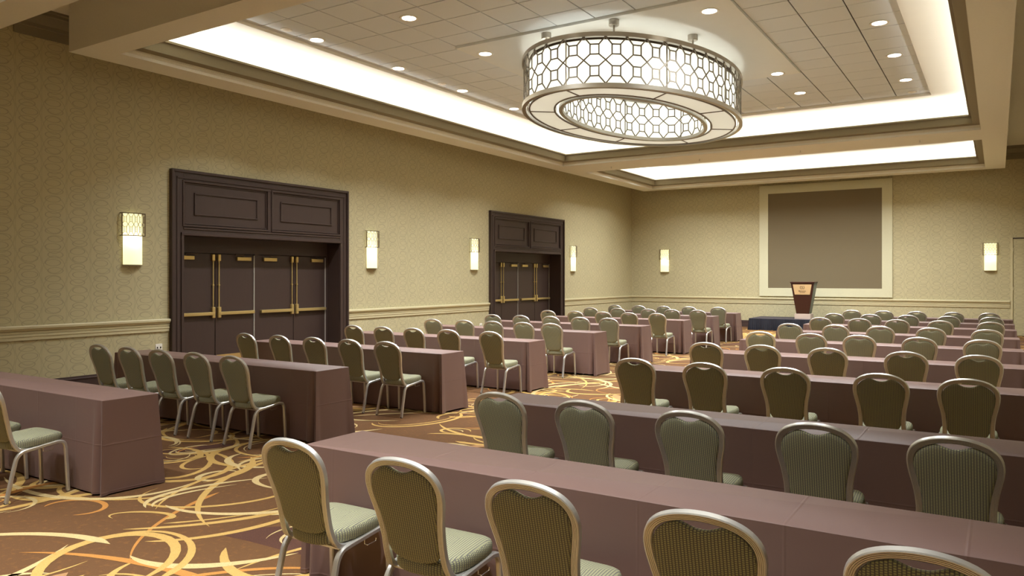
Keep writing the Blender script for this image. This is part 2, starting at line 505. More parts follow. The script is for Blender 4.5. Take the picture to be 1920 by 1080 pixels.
def rail(axis, t0, t1, at, sgn, name, label):
    pr = [(0, .825), (.022, .825), (.022, .868), (.030, .876), (.030, .905), (.018, .909), (.018, .914), (.030, .918), (.034, .945), (.022, .949), (.022, .955), (.040, .960), (.052, .985), (.062, .992), (.062, 1.022), (.055, 1.034), (0, 1.034)]
    o = MB().prism([(at + sgn * d, z) for d, z in pr], axis, t0, t1).build(name, M['rail'])
    tag(o, label, kind='structure')
rail('y', YF, 7.74, XL, 1, 'trim_3', 'cream chair rail left of the large double doors')
rail('y', 11.91, 17.32, XL, 1, 'trim_4', 'cream chair rail between the two double doors')
rail('y', 21.56, YB, XL, 1, 'trim_5', 'cream chair rail between the far doors and the corner')
rail('x', XL, 0.30, YB, -1, 'trim_6', 'cream chair rail along the end wall')
rail('y', YF, YB, XR, -1, 'trim_7', 'cream chair rail on the right wall')
def baseb(axis, t0, t1, at, sgn, name, label, mat='base'):
    pr = [(0, 0), (.02, 0), (.02, .17), (.028, .18), (.028, .195), (.012, .205), (.012, .225), (0, .23)]
    tag(MB().prism([(at + sgn * d, z) for d, z in pr], axis, t0, t1).build(name, M[mat]), label, kind='structure')
baseb('y', YF, 7.74, XL, 1, 'baseboard_left', 'dark baseboard left of the large double doors')
baseb('y', 11.91, 17.32, XL, 1, 'baseboard_middle', 'dark baseboard between the two double doors')
baseb('y', 21.56, YB, XL, 1, 'baseboard_far', 'dark baseboard between the far doors and the corner')
baseb('x', XL, 0.30, YB, -1, 'baseboard_back', 'dark baseboard along the end wall')

# ------------------------------------------------------------------ carpet swirls
def swirl_mesh():
    rnd = random.Random(21)
    buckets = {k: MB() for k in ('gold', 'cream', 'orange', 'plum', 'tan')}
    zc = [0]
    def arc(kind, cx, cy, a, b, rot, t0, sw, wmax, mode, off=0.0):
        n = 26; vs = []; fs = []
        zc[0] += 1
        base = {'plum': 0.0002, 'tan': 0.0006}.get(kind, 0.0010)
        z = base + (zc[0] % 160) * 0.0000075
        cr, sr = math.cos(rot), math.sin(rot)
        for i in range(n + 1):
            s = i / n; t = t0 + sw * s
            if mode == 0: wd = wmax * (math.sin(PI * s) ** 0.7)
            elif mode == 1: wd = wmax * (1 - s) ** 0.6 * min(1, s * 14)
            else: wd = wmax * (0.45 + 0.55 * math.sin(PI * s)) * min(1, s * 20, (1 - s) * 20)
            wd = max(wd, 0.003)
            for sg in (-1, 1):
                ra, rb = a + off + sg * wd / 2, b + off + sg * wd / 2
                x, y = ra * math.cos(t), rb * math.sin(t)
                vs.append((cx + x * cr - y * sr, cy + x * sr + y * cr, z))
        for v in vs:
            if not (XL + 0.03 < v[0] < XR - 0.03 and YF + 0.03 < v[1] < YB - 0.03): return
        for i in range(n): fs.append((2 * i, 2 * i + 1, 2 * i + 3, 2 * i + 2))
        buckets[kind].add(vs, fs)
    A = (XR - XL) * (YB + 1.5)
    for k in range(int(A * 0.26)):
        cx, cy = rnd.uniform(XL, XR), rnd.uniform(-1.5, YB)
        arc(rnd.choice(['plum', 'plum', 'tan']), cx, cy, rnd.uniform(.7, 1.5), rnd.uniform(.6, 1.1), rnd.uniform(0, 6.28), rnd.uniform(0, 6.28), rnd.uniform(1.2, 2.6), rnd.uniform(.22, .46), 0)
    for k in range(int(A * 5.2)):
        cx, cy = rnd.uniform(XL, XR), rnd.uniform(-1.5, YB)
        a = rnd.choice([rnd.uniform(.16, .32), rnd.uniform(.35, .7), rnd.uniform(.7, 1.5)]); b = a * rnd.uniform(.42, .85)
        rot, t0, sw = rnd.uniform(0, 6.28), rnd.uniform(0, 6.28), rnd.uniform(2.6, 5.8) if a < .8 else rnd.uniform(1.1, 2.8)
        kind = rnd.choices(['gold', 'cream', 'orange'], [6, 4, 1.3])[0]
        wd = rnd.uniform(.03, .06) if a < .35 else rnd.uniform(.035, .085)
        arc(kind, cx, cy, a, b, rot, t0, sw, wd, rnd.choice([0, 0, 1, 2]))
        if rnd.random() < .42:
            arc(rnd.choice(['orange', 'gold', 'cream']), cx + rnd.uniform(-.04, .04), cy + rnd.uniform(-.04, .04), a, b, rot, t0 + rnd.uniform(-.3, .3), sw * rnd.uniform(.5, .9), wd * rnd.uniform(.4, .75), rnd.choice([0, 1]), rnd.choice([-1, 1]) * rnd.uniform(.05, .085))
    return buckets
for kind, mb in swirl_mesh().items():
    o = mb.build('carpet_swirls', M[kind], fl)
    tag(o, {'gold': 'gold swirls woven in the carpet', 'cream': 'cream swirls woven in the carpet', 'orange': 'orange swirls woven in the carpet', 'plum': 'dark plum bands woven in the carpet', 'tan': 'tan bands woven in the carpet'}[kind], kind='stuff')

# ------------------------------------------------------------------ double doors
def frame_rect(mb, x0, x1, y0, y1, z0, z1, wd):
    mb.box(x0, x1, y0, y1, z0, z0 + wd); mb.box(x0, x1, y0, y1, z1 - wd, z1)
    mb.box(x0, x1, y0, y0 + wd, z0 + wd, z1 - wd); mb.box(x0, x1, y1 - wd, y1, z0 + wd, z1 - wd)

def double_door(name, y0, y1, label):
    root = empty(name, (XL, (y0 + y1) / 2, 0)); tag(root, label, kind='structure')
    W = (y1 - y0) / 2; O = W - 0.235; dz = M['door']; D = -0.36     # local: x out of the wall, y along it
    c = MB()
    c.box(0, 0.05, -W, -O, 0, 3.57); c.box(0, 0.05, O, W, 0, 3.57); c.box(0, 0.05, -O, O, 3.36, 3.57)
    for s in (-1, 1):
        ya, yb = sorted((s * (W - 0.045), s * W)); c.box(0.05, 0.085, ya, yb, 0, 3.57)
        ya, yb = sorted((s * O, s * (O + 0.05))); c.box(0.05, 0.07, ya, yb, 0, 2.50)
        ya, yb = sorted((s * (O + 0.10), s * (O + 0.13))); c.box(0.05, 0.062, ya, yb, 0, 3.45)
    c.box(0.05, 0.085, -W + 0.045, W - 0.045, 3.525, 3.57); c.box(0.05, 0.07, -O - 0.13, O + 0.13, 3.42, 3.45)
    c.build('architrave', dz, root, bevel=0.004)
    h = MB(); h.box(0, 0.045, -O, O, 2.45, 2.60); h.box(0.045, 0.075, -O - 0.05, O + 0.05, 2.45, 2.50); h.box(0.045, 0.06, -O, O, 2.555, 2.585)
    h.build('lintel', dz, root, bevel=0.004)
    for s in (-1, 1):
        ya, yb = sorted((s * 0.03, s * (O + 0.02)))
        p = MB(); p.box(0, 0.022, ya, yb, 2.60, 3.36)
        po = p.build('header_panel', dz, root)
        q = MB(); frame_rect(q, 0.022, 0.066, ya, yb, 2.60, 3.40, 0.035); frame_rect(q, 0.022, 0.044, ya + 0.045, yb - 0.045, 2.645, 3.355, 0.018)
        q.build('panel_molding', dz, po, bevel=0.005)
        q = MB(); frame_rect(q, 0.022, 0.044, ya + 0.24, yb - 0.24, 2.81, 3.20, 0.028)
        q.build('inner_molding', dz, po, bevel=0.005)
    st = MB().box(0, 0.045, -0.03, 0.03, 2.60, 3.36).build('center_stile', dz, root)
    j = MB(); j.box(D, 0.0, -O - 0.03, -O, 0, 2.45); j.box(D, 0.0, O, O + 0.03, 0, 2.45); j.box(D, 0.0, -O - 0.03, O + 0.03, 2.45, 2.50)
    j.box(D - 0.06, D + 0.03, -O, O, 2.17, 2.45); j.box(D - 0.06, D + 0.03, -0.05, 0.05, 0, 2.17)
    j.box(D - 0.06, D + 0.03, -O, -O + 0.04, 0, 2.17); j.box(D - 0.06, D + 0.03, O - 0.04, O, 0, 2.17)
    j.box(D - 0.10, D - 0.06, -O - 0.03, O + 0.03, 0, 2.50)
    j.build('door_frame', dz, root)
    lw = (O - 0.04 - 0.05) / 2
    # (start, end, hinge side)
    for a, b, hinge in ((-O + 0.04, -O + 0.04 + lw, -1), (-0.05 - lw, -0.05, 1), (0.05, 0.05 + lw, -1), (O - 0.04 - lw, O - 0.04, 1)):
        X = D + 0.012
        lf = MB().box(D - 0.03, X, a + 0.007, b - 0.007, 0.012, 2.160).build('door_leaf', dz, root, bevel=0.002)
        seam, hs = (b, a) if hinge < 0 else (a, b)
        s = -hinge
        m = MB(); ya, yb = sorted((hs + s * 0.03, seam - s * 0.05))
        m.box(X + 0.035, X + 0.065, ya, yb, 1.035, 1.095)
        m.box(X, X + 0.05, hs + s * 0.05 - 0.02, hs + s * 0.05 + 0.02, 1.035, 1.095)
        bar = m.build('push_bar', M['brass'], lf, bevel=0.006)
        m = MB(); ya, yb = sorted((seam - s * 0.095, seam - s * 0.03)); m.box(X, X + 0.06, ya, yb, 0.985, 1.185)
        m.build('latch_case', M['brass'], lf, bevel=0.008)
        m = MB(); yc = seam - s * 0.062
        m.sweep([(X + 0.03, yc, 1.17), (X + 0.03, yc, 2.06)], round_prof(0.012), (1, 0, 0)); m.box(X, X + 0.042, yc - 0.018, yc + 0.018, 1.58, 1.60)
        m.build('vertical_rod', M['brass'], lf, smooth=True)
        m = MB(); m.box(X, X + 0.055, yc - 0.03, yc + 0.03, 2.03, 2.155); m.build('top_latch', M['brass'], lf, bevel=0.008)
        m = MB(); ya, yb = sorted((hs + s * 0.10, hs + s * 0.42)); m.box(X, X + 0.05, ya, yb, 2.045, 2.115); cl = m.build('door_closer', M['brass'], lf, bevel=0.006)
        m = MB(); yc2 = hs + s * 0.26; m.sweep([(X + 0.03, yc2, 2.115), (X + 0.03, yc2, 2.15), (X + 0.06, yc2 + s * 0.22, 2.152)], round_prof(0.009, 6), (1, 0.3, 0)); m.build('closer_arm', M['bronze'], lf)
        m = MB(); m.box(X, X + 0.003, a + 0.03, b - 0.03, 0.03, 0.30); m.build('kick_plate', M['brass'], lf)
        if hinge > 0:
            m = MB(); m.box(X - 0.002, X + 0.014, b - 0.020, b + 0.004, 0.02, 2.15); m.build('hinge', M['steel'], lf)
    return root
double_door('door_1', *DOORS[0], 'large dark plum double doors with brass push bars, nearer pair')
double_door('door_2', *DOORS[1], 'dark plum double doors with brass push bars, farther pair')

# plain papered door at the far right of the end wall
d3 = empty('door_3', (0.36, YB, 0)); tag(d3, 'papered service door at the right end of the end wall', kind='structure')
MB().box(0.035, 0.60, -0.018, -0.001, 0.01, 2.86).build('door_leaf', M['wall_x'], d3)
MB().box(-0.045, 0.012, -0.03, -0.001, 0, 2.90).build('door_frame', M['rail'], d3)
MB().box(-0.045, 0.60, -0.025, -0.001, 2.872, 2.90).build('door_head', M['base'], d3)
for z in (0.35, 1.4, 2.55):
    MB().lathe([(0.012, -0.05), (0.012, 0.05)], 8, (0.022, -0.026, z)).build('hinge', M['rail'], d3)

# ------------------------------------------------------------------ projection panel on the end wall
sp = empty('projection_panel', (0, YB, 0)); tag(sp, 'brown fabric projection panel with wide cream surround on the end wall', 'screen')
m = MB(); x0, x1, z0, z1 = -6.985, -2.83, 1.085, 4.89; a0, a1, c0, c1 = -6.69, -3.13, 1.365, 4.605
m.box(x0, x1, -0.05, -0.001, z0, c0); m.box(x0, x1, -0.05, -0.001, c1, z1); m.box(x0, a0, -0.05, -0.001, c0, c1); m.box(a1, x1, -0.05, -0.001, c0, c1)
m.build('surround', M['screenf'], sp)
MB().box(a0, a1, -0.03, -0.002, c0, c1).build('screen_fabric', M['screen'], sp)

# ------------------------------------------------------------------ chandelier
CX, CY, ZB, ZT = -5.43, 12.69, 4.50, 5.31
EA, EB = 1.70, 2.79
def el(t, off, z): return (CX + (EA - off) * math.cos(t), CY + (EB - off) * math.sin(t), z)
def even_params(n, off, sub=1440, t0=0.0):
    """n parameter values evenly spaced along the oval"""
    L = [0]; pts = [el(t0 + 2 * PI * i / sub, off, 0) for i in range(sub + 1)]
    for p, q in zip(pts, pts[1:]): L.append(L[-1] + math.dist(p, q))
    out = []; j = 0
    for k in range(n):
        tgt = L[-1] * k / n
        while L[j + 1] < tgt: j += 1
        out.append(t0 + 2 * PI * (j + (tgt - L[j]) / (L[j + 1] - L[j])) / sub)
    return out
ch = empty('chandelier', (0, 0, 0)); tag(ch, 'huge oval drum chandelier with nickel lattice over glowing white shade', 'chandelier')
def oval_band(off_out, off_in, z0, z1, name, mat, n=96, parent=ch):
    mb = MB(); vs = []; fs = []
    for i in range(n):
        t = 2 * PI * i / n
        vs += [el(t, off_out, z0), el(t, off_in, z0), el(t, off_in, z1), el(t, off_out, z1)]
    for i in range(n):
        a, b = 4 * i, 4 * ((i + 1) % n)
        for j in range(4): fs.append((a + j, b + j, b + (j + 1) % 4, a + (j + 1) % 4))
    return mb.add(vs, fs).build(name, mat, parent, smooth=True)
oval_band(0.0, 0.065, ZT - 0.065, ZT, 'outer_top_band', M['nickel'])
oval_band(0.0, 0.065, ZB, ZB + 0.065, 'outer_bottom_band', M['nickel'])
oval_band(0.635, 0.700, ZB, ZB + 0.06, 'inner_bottom_band', M['nickel'])
oval_band(0.635, 0.700, ZT - 0.065, ZT, 'inner_top_band', M['nickel'])
oval_band(0.115, 0.140, ZB + 0.012, ZB + 0.035, 'panel_rim', M['bronze'])
oval_band(0.545, 0.570, ZB + 0.012, ZB + 0.035, 'panel_rim', M['bronze'])
oval_band(0.115, 0.140, ZT - 0.08, ZT - 0.02, 'shade_top_rim', M['bronze'])
JT = [0, 0.695, PI / 2, PI - 0.695, PI, PI + 0.695, 1.5 * PI, 2 * PI - 0.695]
def bars(name, off, cols, parent, z0, z1, wd=0.0095, dp=0.006):
    """octagon-and-square lattice wrapped round the oval"""
    T = even_params(cols, off); T.append(T[0] + 2 * PI)
    hh = z1 - z0; mb = MB()
    def pt(u, v):
        i = int(math.floor(u)) % cols; f = u - math.floor(u)
        t = T[i] + (T[i + 1] - T[i]) * f
        return Vector(el(t, off, z0 + hh * v)), t
    def bar(u0, v0, u1, v1):
        (p, t), (q, t2) = pt(u0, v0), pt(u1, v1)
        n = Vector((math.cos(t) / (EA - off), math.sin(t) / (EB - off), 0)).normalized()
        mb.sweep([p, q], [(dp, wd), (-dp, wd), (-dp, -wd), (dp, -wd)], n)
    s, q = 0.20, 0.105                                   # half square width in columns, half square height
    for c in range(cols):
        u = c + 0.5
        for vc in (0.27, 0.73):
            bar(u - s, vc - q, u + s, vc - q); bar(u - s, vc + q, u + s, vc + q)
            bar(u - s, vc - q, u - s, vc + q); bar(u + s, vc - q, u + s, vc + q)
        for sg in (-1, 1):
            bar(u + sg * s, 0.27 - q, u + sg * 0.5, 0.0); bar(u + sg * s, 0.73 + q, u + sg * 0.5, 1.0)
            bar(u + sg * s, 0.27 + q, u + sg * 0.5, 0.5); bar(u + sg * s, 0.73 - q, u + sg * 0.5, 0.5)
    return mb.build(name, M['lattice'], parent)
bars('outer_lattice', 0.030, 44, ch, ZB + 0.06, ZT - 0.06)
bars('inner_lattice', 0.675, 32, ch, ZB + 0.055, ZT - 0.06)
def shade(off, thick, name, z0, z1):
    for k in range(8):
        t0, t1 = JT[k], JT[(k + 1) % 8] + (2 * PI if k == 7 else 0)
        mb = MB(); n = 14; vs = []; fs = []
        for i in range(n + 1):
            t = t0 + 0.006 + (t1 - t0 - 0.012) * i / n
            vs += [el(t, off, z0), el(t, off, z1)]
        for i in range(n): fs.append((2 * i, 2 * i + 2, 2 * i + 3, 2 * i + 1))
        mb.add(vs, fs).build(name, M['opal'], ch, smooth=True)
shade(0.130, 0, 'outer_shade_panel', ZB + 0.03, ZT - 0.03)
shade(0.560, 0, 'inner_shade_panel', ZB + 0.03, ZT - 0.03)
for k in range(8):
    t0, t1 = JT[k], JT[(k + 1) % 8] + (2 * PI if k == 7 else 0)
    mb = MB(); n = 14; vs = []; fs = []
    for i in range(n + 1):
        t = t0 + (t1 - t0) * i / n
        vs += [el(t, 0.135, ZB + 0.026), el(t, 0.55, ZB + 0.026)]
    for i in range(n): fs.append((2 * i, 2 * i + 2, 2 * i + 3, 2 * i + 1))
    mb.add(vs, fs).build('bottom_panel', M['opal_tan'], ch)
    mb = MB(); n0 = Vector((-math.sin(t0), math.cos(t0), 0))
    mb.sweep([el(t0, 0.12, ZB + 0.020), el(t0, 0.56, ZB + 0.020)], [(0.008, 0.008), (-0.008, 0.008), (-0.008, -0.008), (0.008, -0.008)], (0, 0, 1))
    mb.build('panel_joint', M['bronze'], ch)
    for off in (0.122, 0.566):
        mb = MB(); mb.sweep([el(t0, off, ZB + 0.03), el(t0, off, ZT - 0.03)], [(0.01, 0.01), (-0.01, 0.01), (-0.01, -0.01), (0.01, -0.01)], (1, 0.2, 0)); mb.build('shade_post', M['nickel'], ch)
# stems with canopies
for dx, dy in ((0.61, -2.30), (-0.55, -2.30), (1.36, -0.98), (-1.36, -0.98), (1.36, 0.98), (-1.36, 0.98), (0.61, 2.26), (-0.55, 2.26)):
    p = (CX + dx, CY + dy, 0)
    st = MB().sweep([(p[0], p[1], ZT - 0.02), (p[0], p[1], ZW + 0.01)], round_prof(0.016), (1, 0, 0)).build('stem', M['nickel'], ch, smooth=True)
    zc = ZW + 0.012 if GX0 < p[0] < GX1 and GY0 < p[1] < GY1 else ZC - 0.02
    MB().lathe([(0.0, zc - 0.09), (0.07, zc - 0.09), (0.078, zc - 0.08), (0.078, zc), (0.0, zc)], 20, (p[0], p[1], 0)).build('canopy', M['nickel'], st, smooth=True)
# cross frame that carries both drums, lamps between the shades
for k in range(8):
    mb = MB(); mb.sweep([el(JT[k], 0.03, ZT - 0.05), el(JT[k], 0.67, ZT - 0.05)], [(0.012, 0.012), (-0.012, 0.012), (-0.012, -0.012), (0.012, -0.012)], (0, 0, 1)); mb.build('support_arm', M['nickel'], ch)
for t in even_params(20, 0.35):
    d = bpy.data.lights.new('chandelier_lamp', 'POINT'); d.energy = CHANDELIER_BULB; d.color = (1.0, 0.96, 0.84); d.shadow_soft_size = 0.05
    o = bpy.data.objects.new('chandelier_lamp', d); C.objects.link(o); o.location = el(t, 0.345, (ZB + ZT) / 2); o.parent = ch

# ------------------------------------------------------------------ recessed downlights
dl_ring = MB().lathe([(0.105, 0.0), (0.135, -0.004), (0.138, 0.0), (0.138, 0.006), (0.105, 0.006)], 28).mesh('trim_ring', M['white'], True)
dl_lens = MB().lathe([(0.0, 0.0), (0.107, 0.0), (0.107, 0.004), (0.0, 0.004)], 28).mesh('lens', M['lens'])
ORD = ['first', 'second', 'third', 'fourth', 'fifth', 'sixth', 'seventh', 'eighth', 'ninth', 'tenth']
LX = [-9.36, -7.41, -5.43, -3.50, -1.52]; LY = [8.77, 10.78, 12.78, 14.78, 16.74]
def downlight(x, y, z, label, group, power=None, spread=112):
    t = empty('recessed_downlight', (x, y, z)); tag(t, label, 'ceiling light', group)
    link('trim_ring', dl_ring, t); link('lens', dl_lens, t)
    area('downlight_lamp', (0, 0, -0.012), 0.2, 0.2, power or DOWNLIGHT_POWER, DOWN_COL, (0, 0, 0), t, 'DISK', math.radians(spread))
for i, x in enumerate(LX):
    for j, y in enumerate(LY):
        if i in (1, 2, 3) and j == 2 or i == 2 and j in (1, 3): continue
        side = ['in the file along the left bright cove', 'in the file just left of the chandelier', 'on the chandelier center line', 'in the file just right of the chandelier', 'in the file along the right bright cove'][i]
        gyp = GX0 < x < GX1 and GY0 < y < GY1
        downlight(x, y, (ZW + 0.012 if gyp else ZC - 0.0215) - 0.006, f'round lit downlight {side}, {ORD[j]} from the viewer', 'lit downlights in the main tray')
for i, x in enumerate(LX):
    for j, y in enumerate((-4.2, -1.3, 1.7)):
        if j < 2 and i % 2: continue
        downlight(x, y, ZW - 0.006, f'round downlight in the tray above the viewer, row {ORD[j]}, file {ORD[i]}', 'downlights above the viewer', (NEAR_TRAY_POWER if j < 2 else FIRST_ROW_POWER) * (0.6, 0.55, 0.7, 1.15, 1.15)[i], 80)
for i, x in enumerate(LX):
    for j, y in enumerate((22.2, 24.2)):
        downlight(x, y, ZW - 0.006, f'round downlight inside the narrow far tray, {["nearer", "farther"][j]} row, {ORD[i]} from left', 'downlights in the far tray', FAR_TRAY_POWER, 128)
fx_ring = MB().lathe([(0.05, 0.004), (0.05, -0.002), (0.085, -0.004), (0.09, 0.0), (0.09, 0.006)], 20).mesh('trim_ring', M['white'], True)
fx_core = MB().lathe([(0.0, -0.012), (0.03, -0.010), (0.05, 0.0), (0.05, 0.004), (0.0, 0.004)], 16).mesh('sensor', M['white'], True)
for x, y, lab in ((-9.37, 8.15, 'small unlit ceiling fixture beside the nearest left downlight'), (-9.37, 12.10, 'small unlit ceiling fixture midway along the left cove'),
                  (-4.17, 17.95, 'small unlit ceiling fixture by the far cove, right of the chandelier'), (-1.51, 17.90, 'small unlit ceiling fixture in the far right tile corner')):
    t = empty('ceiling_sensor', (x, y, ZC - 0.0275)); tag(t, lab, 'ceiling fixture', 'small unlit ceiling fixtures')
    link('trim_ring', fx_ring, t); link('sensor', fx_core, t)
sk_plate = MB().lathe([(0.0, -0.006), (0.035, -0.006), (0.04, 0.0), (0.0, 0.0)], 16).mesh('escutcheon', M['white'], True)
sk_head = MB().lathe([(0.0, -0.05), (0.022, -0.05), (0.022, -0.046), (0.006, -0.044), (0.008, -0.006), (0.0, -0.006)], 12).mesh('sprinkler', M['steel'], True)
for x, lab in zip((-9.33, -6.74, -4.16, -1.52), ('leftmost', 'second from left', 'second from right', 'rightmost')):
    t = empty('fire_sprinkler', (x, 19.93, ZS)); tag(t, f'small fire sprinkler under the cross beam between trays, {lab}', 'sprinkler', 'sprinklers under the cross beam')
    link('escutcheon', sk_plate, t); link('sprinkler', sk_head, t)

# ------------------------------------------------------------------ wall sconces
def make_sconce():
    """local: x out of the wall, y along the wall, z up from the bottom edge"""
    r = empty('wall_sconce')
    H, zc = 0.845, 0.475
    def bow(hw, dep, n=12):
        return [(dep * (0.45 + 0.55 * math.cos(PI / 2 * (2 * i / n - 1))), hw * (2 * i / n - 1)) for i in range(n + 1)]
    def strip(mb, pts, z0, z1):
        n = len(pts); vs = [(x, y, z0) for x, y in pts] + [(x, y, z1) for x, y in pts]
        mb.add(vs, [(i, i + 1, n + i + 1, n + i) for i in range(n - 1)])
    MB().box(0, 0.012, -0.15, 0.15, 0.02, H - 0.02).build('back_plate', M['nickel'], r)
    g = MB(); p = [(0.012, -0.155)] + bow(0.155, 0.085) + [(0.012, 0.155)]
    g.prism([(a, b) for a, b in p], 'z', 0.015, H - 0.012)
    g.build('glass_shade', M['sconce'], r, smooth=True)
    b = MB()
    b.prism([(0, -0.165)] + bow(0.165, 0.095) + [(0, 0.165)], 'z', 0.0, 0.015); b.build('bottom_trim', M['nickel'], r)
    fr = MB(); q = bow(0.195, 0.125, 12)
    for z in (zc, H - 0.012): fr.sweep([(x, y, z + 0.006) for x, y in q], [(0.007, 0.006), (-0.007, 0.006), (-0.007, -0.006), (0.007, -0.006)], (0, 0, 1))
    for i in (0, 12):
        fr.box(0.0, q[i][0], q[i][1] - 0.005, q[i][1] + 0.005, zc, zc + 0.012); fr.box(0.0, q[i][0], q[i][1] - 0.005, q[i][1] + 0.005, H - 0.012, H)
        fr.box(q[i][0] - 0.005, q[i][0] + 0.005, q[i][1] - 0.005, q[i][1] + 0.005, zc, H)
    fr.build('cage_frame', M['bronze'], r)
    lt = MB(); cols = 5
    def pt(u, v):
        f = u / cols * 12; i = min(int(f), 11); f -= i
        x = q[i][0] + (q[i + 1][0] - q[i][0]) * f; y = q[i][1] + (q[i + 1][1] - q[i][1]) * f
        return Vector((x, y, zc + 0.012 + (H - 0.024 - zc) * v))
    def bar(u0, v0, u1, v1): lt.sweep([pt(u0, v0), pt(u1, v1)], [(0.0028, 0.0028), (-0.0028, 0.0028), (-0.0028, -0.0028), (0.0028, -0.0028)], (1, 0, 0))
    for c in range(cols):
        u = c + 0.5; s, k = 0.2, 0.11
        for vc in (0.27, 0.73):
            bar(u - s, vc - k, u + s, vc - k); bar(u - s, vc + k, u + s, vc + k); bar(u - s, vc - k, u - s, vc + k); bar(u + s, vc - k, u + s, vc + k)
        for sg in (-1, 1):
            bar(u + sg * s, .27 - k, u + sg * .5, 0); bar(u + sg * s, .73 + k, u + sg * .5, 1); bar(u + sg * s, .27 + k, u + sg * .5, .5); bar(u + sg * s, .73 - k, u + sg * .5, .5)
    lt.build('cage_lattice', M['bronze'], r)
    d = bpy.data.lights.new('sconce_lamp', 'POINT'); d.energy = SCONCE_BULB; d.color = (1.0, 0.9, 0.56); d.shadow_soft_size = 0.03
    lo = bpy.data.objects.new('sconce_lamp', d); C.objects.link(lo); lo.location = (0.05, 0, 0.42); lo.parent = r
    return r
sc0 = make_sconce()
spots = [((XL, 7.09), 0, 'glowing wall sconce with lattice top left of the nearer double doors'), ((XL, 12.67), 0, 'glowing wall sconce just right of the nearer double doors'),
         ((XL, 16.62), 0, 'glowing wall sconce just left of the farther double doors'), ((XL, 22.23), 0, 'glowing wall sconce just right of the farther double doors'),
         ((-10.45, YB), -PI / 2, 'glowing wall sconce on the end wall near the left corner'), ((-0.19, YB), -PI / 2, 'glowing wall sconce on the end wall beside the service door')]
for i, ((x, y), rz, lab) in enumerate(spots):
    o = sc0 if i == 0 else copy_tree(sc0)
    o.location = (x, y, 1.92); o.rotation_euler = (0, 0, rz); tag(o, lab, 'wall lamp', 'wall sconces')

# wall outlets
for (x, y, z, ax, lab) in ((XL, 7.56, 0.56, 0, 'small outlet plate low on the wall left of the nearer doors'), (XL, 16.95, 0.43, 0, 'small white outlet plate low on the wall between the doors'), (-5.62, YB, 0.40, 1, 'small white outlet plate low on the end wall behind the lectern')):
    t = empty('wall_outlet', (x, y, z), 0 if ax == 0 else -PI / 2); tag(t, lab, 'outlet', 'wall outlets')
    MB().box(0, 0.008, -0.06, 0.06, -0.06, 0.06).build('cover_plate', M['white'], t, bevel=0.003)
    for s in (-1, 1): MB().box(0.008, 0.012, s * 0.028 - 0.010, s * 0.028 + 0.010, -0.014, 0.014).build('socket', M['black'], t)

# ------------------------------------------------------------------ stage and lectern
SX0, SX1, SY0, SY1, SZ = -6.92, -4.48, 25.45, 26.93, 0.385
sg = empty('stage_platform', ((SX0 + SX1) / 2, (SY0 + SY1) / 2, 0)); tag(sg, 'low stage platform with pleated navy skirt by the end wall', 'stage')
hx, hy = (SX1 - SX0) / 2, (SY1 - SY0) / 2
MB().box(-hx, hx, -hy, hy, SZ - 0.06, SZ).build('deck', M['deck'], sg, bevel=0.006)
sk = MB(); per = []
def edge(a, b, n):
    for i in range(n): per.append((a[0] + (b[0] - a[0]) * i / n, a[1] + (b[1] - a[1]) * i / n))
edge((-hx, -hy), (hx, -hy), 150); edge((hx, -hy), (hx, hy), 90); edge((hx, hy), (-hx, hy), 60); edge((-hx, hy), (-hx, -hy), 90)
vs = []; n = len(per); rs = random.Random(3)
for i, (x, y) in enumerate(per):
    L = math.hypot(x / hx, y / hy); nx, ny = (x / hx, 0) if abs(x / hx) > abs(y / hy) else (0, y / hy)
    for k, z in enumerate((SZ - 0.005, SZ - 0.12, 0.12, 0.004)):
        a = (0.010, 0.012, 0.022, 0.030)[k]
        d = 0.012 + a * (0.5 + 0.5 * math.sin(i * 1.7 + 0.6 * math.sin(i * .31))) + (0.03 * k / 3 if abs(y + hy) < 1e-6 or abs(x + hx) < 1e-6 else 0.0) * (0.6 + 0.4 * math.sin(i * .23))
        vs.append((x + nx * d, min(y + ny * d, hy + 0.03), z))
sk.add(vs, [(4 * i + k, 4 * ((i + 1) % n) + k, 4 * ((i + 1) % n) + k + 1, 4 * i + k + 1) for i in range(n) for k in range(3)])
sk.build('pleated_skirt', M['navy'], sg, smooth=True)

LCX, LCY = -5.30, 25.92
le = empty('lectern', (LCX, LCY, SZ)); tag(le, 'tapered mahogany lectern with brass sign plate on the stage', 'lectern')
MB().box(-0.25, 0.24, -0.20, 0.24, 0, 0.17).build('plinth', M['plinth'], le, bevel=0.004)
def taper(mb, w0, w1, d0, d1, z0, z1, y0=0):
    vs = [(-w0, y0 - d0, z0), (w0, y0 - d0, z0), (w0, y0 + d0, z0), (-w0, y0 + d0, z0), (-w1, y0 - d1, z1), (w1, y0 - d1, z1), (w1, y0 + d1, z1), (-w1, y0 + d1, z1)]
    mb.add(vs, [(0, 3, 2, 1), (4, 5, 6, 7), (0, 1, 5, 4), (1, 2, 6, 5), (2, 3, 7, 6), (3, 0, 4, 7)])
m = MB(); taper(m, 0.195, 0.355, 0.19, 0.26, 0.17, 1.16); m.build('body', M['mahog'], le, bevel=0.004)
m = MB(); W0, W1 = 0.197, 0.357
m.add([(W0, -0.17, 0.18), (W0, 0.18, 0.18), (W1, 0.25, 1.15), (W1, -0.235, 1.15), (W0 + .006, -0.17, 0.18), (W0 + .006, 0.18, 0.18), (W1 + .006, 0.25, 1.15), (W1 + .006, -0.235, 1.15)], [(0, 1, 2, 3), (4, 5, 6, 7), (0, 1, 5, 4), (1, 2, 6, 5), (2, 3, 7, 6), (3, 0, 4, 7)])
m.build('side_panel', M['slate'], le)
MB().box(-0.375, 0.375, -0.275, 0.275, 1.16, 1.20).build('reading_top', M['mahog'], le, bevel=0.006)
